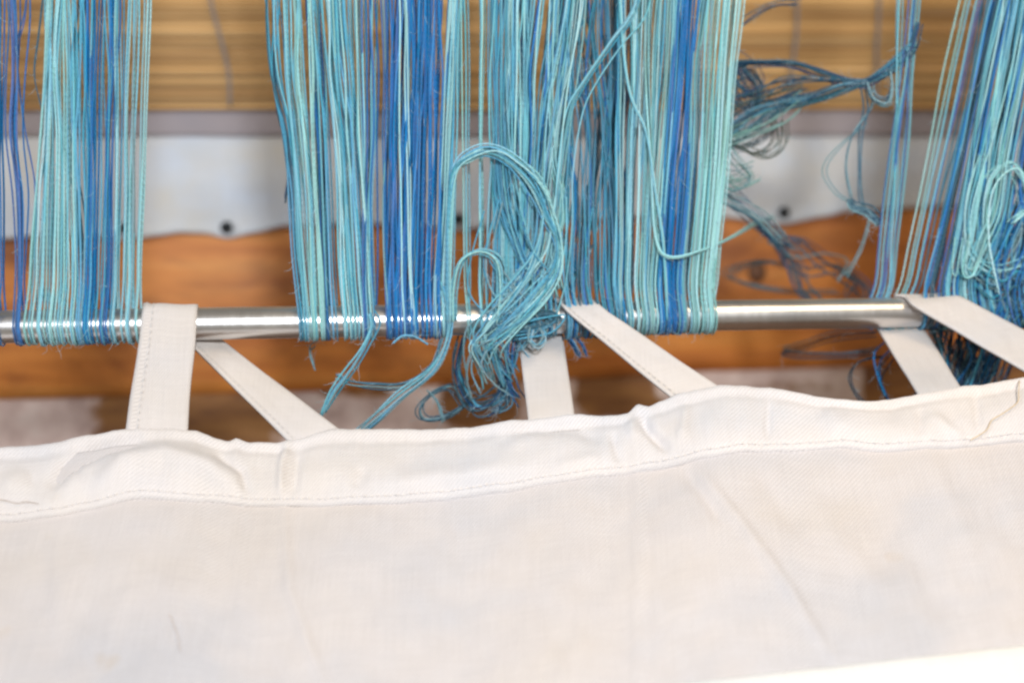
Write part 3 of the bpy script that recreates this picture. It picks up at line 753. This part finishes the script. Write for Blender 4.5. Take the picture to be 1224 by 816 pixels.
tuft('dark teal knotted tail stretching left from the narrow strands', [
    (12, [(1098, 28, .004, 3), (1086, 60, .006, 5), (1066, 78, .010, 4), (1040, 96, .014, 3), (1028, 100, .016, 2.5), (990, 88, .026, 5), (950, 76, .036, 4), (915, 74, .042, 3), (884, 76, .046, 4), (876, 92, .046, 5), (894, 112, .044, 4)], DK),
    (14, [(1090, 55, .006, 4), (1060, 84, .010, 4), (1034, 98, .015, 2.5), (1005, 105, .022, 5), (970, 118, .030, 5), (930, 128, .036, 6), (900, 140, .040, 8), (868, 165, .044, 10)], DK + [(SG, 1), (MA, 1)]),
    (4, [(1034, 98, .015, 3), (990, 96, .024, 4), (940, 98, .036, 7), (905, 115, .042, 8), (870, 118, .046, 7)], DK),
    (6, [(1036, 98, .014, 2), (1044, 118, .012, 5), (1060, 122, .010, 5), (1066, 105, .008, 5), (1064, 85, .008, 4)], [(SG, 2), (lin(120, 160, 180), 2), (DT, 1)]),
    (3, [(952, 2, .05, 3), (925, 4, .05, 3), (905, 14, .05, 4), (888, 24, .05, 4)], DK),
    (8, [(884, 78, .046, 5), (900, 100, .045, 8), (905, 125, .045, 8), (880, 150, .045, 9), (864, 130, .045, 8), (876, 100, .045, 7)], DK, 0.0003)])
tuft('frizzy pale green loops beside the broad striped bundle', [
    (7, [(950, 118, .034, 6), (920, 142, .036, 8), (880, 160, .038, 8), (855, 172, .038, 7), (850, 200, .038, 8), (872, 214, .038, 9), (895, 205, .038, 8)], [(lin(120, 165, 160), 3), (SG, 2), (PG, 1)], 0.00034),
    (7, [(925, 140, .040, 8), (925, 170, .042, 8), (905, 184, .042, 7), (880, 175, .042, 8), (862, 160, .042, 8)], [(lin(80, 90, 80), 3), (lin(100, 110, 100), 2)], 0.0003),
    (4, [(870, 180, .036, 8), (884, 198, .036, 7), (898, 214, .036, 5), (886, 226, .036, 5), (868, 228, .036, 6), (862, 205, .036, 7)], [(SG, 3), (lin(120, 165, 160), 2)], 0.0003),
    (4, [(850, 232, .03, 5), (880, 246, .034, 5), (905, 262, .036, 5), (930, 288, .038, 5)], [(DT, 1), (SG, 1)], 0.0004)])
tuft('blurred cloud of fine dark teal loops beside the broad striped bundle', [
    (10, [(960, 108, .040, 10), (920, 118, .045, 12), (885, 128, .048, 12), (862, 150, .048, 12), (870, 178, .048, 12), (900, 170, .048, 12), (925, 150, .046, 10)], DK + [(lin(84, 104, 100), 4)], .00028),
    (8, [(880, 84, .050, 7), (872, 110, .050, 8), (892, 128, .050, 9), (912, 112, .050, 9), (900, 88, .050, 8), (882, 92, .050, 7)], DK, .00028),
    (8, [(850, 215, .05, 9), (872, 232, .055, 8), (895, 250, .06, 7), (920, 275, .07, 6), (945, 296, .08, 6)], DK + [(SG, 4)], .0003)])
tuft('thin loops hanging from the knot to a small clump of yarn', [
    (2, [(1030, 102, .016, 2), (1034, 130, .018, 2), (1028, 160, .02, 2), (1027, 205, .02, 1), (1028, 238, .02, 2), (1036, 254, .018, 2)], [(DT, 2), (MA, 1)], .0005),
    (2, [(1044, 104, .015, 2), (1043, 130, .018, 3), (1020, 165, .02, 3), (1012, 200, .02, 2), (1018, 238, .02, 2)], [(DT, 1), (SG, 1)]),
    (2, [(1034, 150, .022, 3), (1000, 180, .024, 3), (986, 205, .024, 2), (1000, 230, .022, 2), (1018, 242, .02, 2)], [(SG, 2), (lin(120, 130, 120), 1)], .0003),
    (14, [(1014, 240, .02, 2), (1020, 248, .018, 3), (1034, 252, .016, 3.5), (1046, 262, .014, 3), (1050, 268, .012, 2)], DK + [(SG, 2)]),
    (2, [(1040, 262, .014, 2), (1030, 295, .018, 2), (1012, 328, .022, 2)], [(DT, 1), (SG, 1)], .0003)])
tuft('slack dark loops lying against the orange beam right of the striped bundle', [
    (4, [(1000, 348, .10, 3), (950, 348, .12, 3), (900, 340, .13, 3), (874, 330, .13, 3), (885, 318, .13, 3), (920, 313, .12, 3), (940, 318, .12, 3)], [(lin(110, 120, 125), 2), (DT, 1)]),
    (9, [(905, 268, .10, 3), (925, 285, .11, 5), (938, 300, .11, 6), (950, 320, .11, 7), (958, 345, .10, 6), (985, 370, .07, 6)], DK + [(lin(90, 110, 125), 3)]),
    (6, [(920, 285, .11, 5), (955, 288, .11, 6), (980, 310, .11, 8), (1005, 325, .10, 8), (1030, 345, .08, 8), (1035, 362, .06, 6)], DK + [(lin(90, 110, 125), 3)]),
    (4, [(935, 305, .11, 6), (965, 325, .11, 6), (1000, 322, .10, 6), (1025, 336, .09, 7), (1015, 356, .08, 6)], DK + [(SG, 2)])])
tuft('thin dark loops below the bare rod at the right', [
    (4, [(1050, 398, .03, 3), (1000, 402, .05, 4), (965, 412, .06, 3), (936, 420, .06, 2), (960, 424, .06, 3), (1010, 424, .05, 3), (1050, 420, .04, 3)], [(DT, 2), (SG, 1), (lin(80, 80, 90), 2)], .00035),
    (2, [(1060, 428, .02, 3), (1030, 434, .02, 3), (1017, 450, .015, 2), (1022, 468, .01, 2), (1034, 484, .006, 2)], [(lin(50, 60, 70), 1)], .0004),
    (3, [(1066, 420, .012, 4), (1052, 440, .012, 5), (1054, 462, .008, 4), (1062, 482, .004, 3)], [(lin(50, 60, 70), 2), (BL, 1)], .0004)])
tuft('aqua tuft with drooping loops in front of the thickest bundle', [
    (5, [(1232, -100, -.009, 8), (1212, 40, -.009, 8), (1188, 150, -.010, 7), (1168, 215, -.012, 6), (1158, 260, -.013, 5), (1162, 300, -.014, 4), (1185, 322, -.014, 4), (1215, 318, -.013, 5), (1250, 300, -.010, 6)], A3),
    (8, [(1250, -100, -.010, 8), (1226, 60, -.010, 8), (1202, 180, -.011, 8), (1192, 250, -.012, 8), (1175, 290, -.013, 7), (1162, 325, -.013, 5), (1152, 320, -.012, 4), (1158, 285, -.012, 5)], [(LA, 2), (PG, 2), (AQ, 3)]),
    (14, [(1300, -100, -.008, 10), (1275, 60, -.009, 10), (1245, 200, -.010, 10), (1210, 280, -.012, 12), (1196, 320, -.012, 12), (1200, 360, -.010, 14), (1185, 395, -.006, 14)], [(BL, 2), (MA, 3), (DT, 3), (SG, 1)]),
    (12, [(1280, -100, -.009, 9), (1250, 80, -.010, 9), (1228, 210, -.011, 9), (1236, 280, -.012, 10), (1215, 335, -.012, 12), (1225, 390, -.009, 10), (1236, 430, -.004, 10)], [(BL, 2), (MA, 2), (SG, 2), (NV, 1)]),
    (8, [(1168, 330, -.009, 8), (1190, 345, -.010, 9), (1212, 330, -.010, 9), (1225, 350, -.010, 8), (1206, 375, -.008, 8)], [(SG, 2), (MA, 2), (DT, 1)], .0004),
    (6, [(1190, 345, -.010, 5), (1176, 280, -.011, 5), (1180, 220, -.012, 5), (1205, 195, -.013, 5), (1222, 215, -.013, 5), (1226, 245, -.013, 5), (1210, 262, -.013, 5)], [(LA, 2), (PG, 1)])])
tuft('dark navy strand ends hanging behind the two right tapes', [
    (70, [(1165, 375, .010, 26), (1160, 410, .014, 24), (1150, 445, .018, 22), (1140, 480, .020, 22)], [(NV, 4), (DT, 3), (BL, 2), (lin(30, 50, 70), 3)]),
    (34, [(1196, 380, .006, 24), (1180, 420, .010, 22), (1165, 460, .014, 22), (1155, 480, .016, 20)], [(BL, 3), (MA, 2), (NV, 3)]),
    (10, [(1100, 376, .006, 5), (1112, 392, .008, 6), (1120, 415, .010, 8), (1122, 440, .012, 8)], [(MA, 2), (BL, 2), (DT, 1)])])
tuft('thin slack grey and purple strands behind the even pale aqua bundle', [
    (2, [(60, -60, .03, 3), (48, 40, .03, 2), (42, 90, .03, 2), (50, 130, .03, 3)], [(SG, 1), (DT, 1)], .0003),
    (3, [(100, -60, .02, 3), (96, 20, .02, 3), (88, 70, .02, 3), (92, 130, .02, 3), (84, 180, .02, 4), (96, 260, .015, 4), (100, 330, .01, 3)], [(DT, 2), (SG, 2)]),
    (2, [(34, -60, .008, 2), (30, 10, .008, 2), (20, 60, .008, 2), (28, 140, .008, 3), (42, 220, .008, 3), (40, 300, .008, 2)], [(PB, 2)]),
    (2, [(330, 60, .03, 3), (336, 140, .03, 3), (352, 180, .03, 3), (345, 240, .03, 3)], [(PB, 1), (DT, 1)])])

# stray fibres and a crease line
def fibre(name, label, cat, pts, m, r=0.00016, lift=0.0006, fn=hem_h):
    path = catmull([ap(x, y, fn(x, y) + lift + q) for x, y, q in pts], 6)
    v, f, uv = tube(path, r, 5); return tag(build(name, v, f, m, None, uv), label, cat)
fibre('brown_line', 'fine brown fibre on the hem at the left edge', 'fibre', [(-6, 603, 0), (8, 604, .0004), (22, 607, .0003), (34, 606, .0005), (48, 608, 0)], M_brown_line)
fibre('loose_thread', 'curled tan loose thread on the hem beside the right tape', 'thread', [(1216, 462, .001), (1214, 478, .0015), (1212, 492, .001), (1196, 504, .001), (1182, 512, .0008), (1176, 522, .0006), (1158, 532, .0004)], M_loose, 0.00026)
fibre('brown_line', 'added short brown line standing in for a crease of the apron below the wide upright tape', 'fibre', [(203, 736, 0), (208, 748, .0003), (213, 762, .0003), (215, 780, 0)], M_brown_line, 0.00014, 0.0004, lambda x, y: cloth_h(x, y) + 1.3 * bumps(x, y, CREASES))  # thin strand added along the crease to draw its dark line
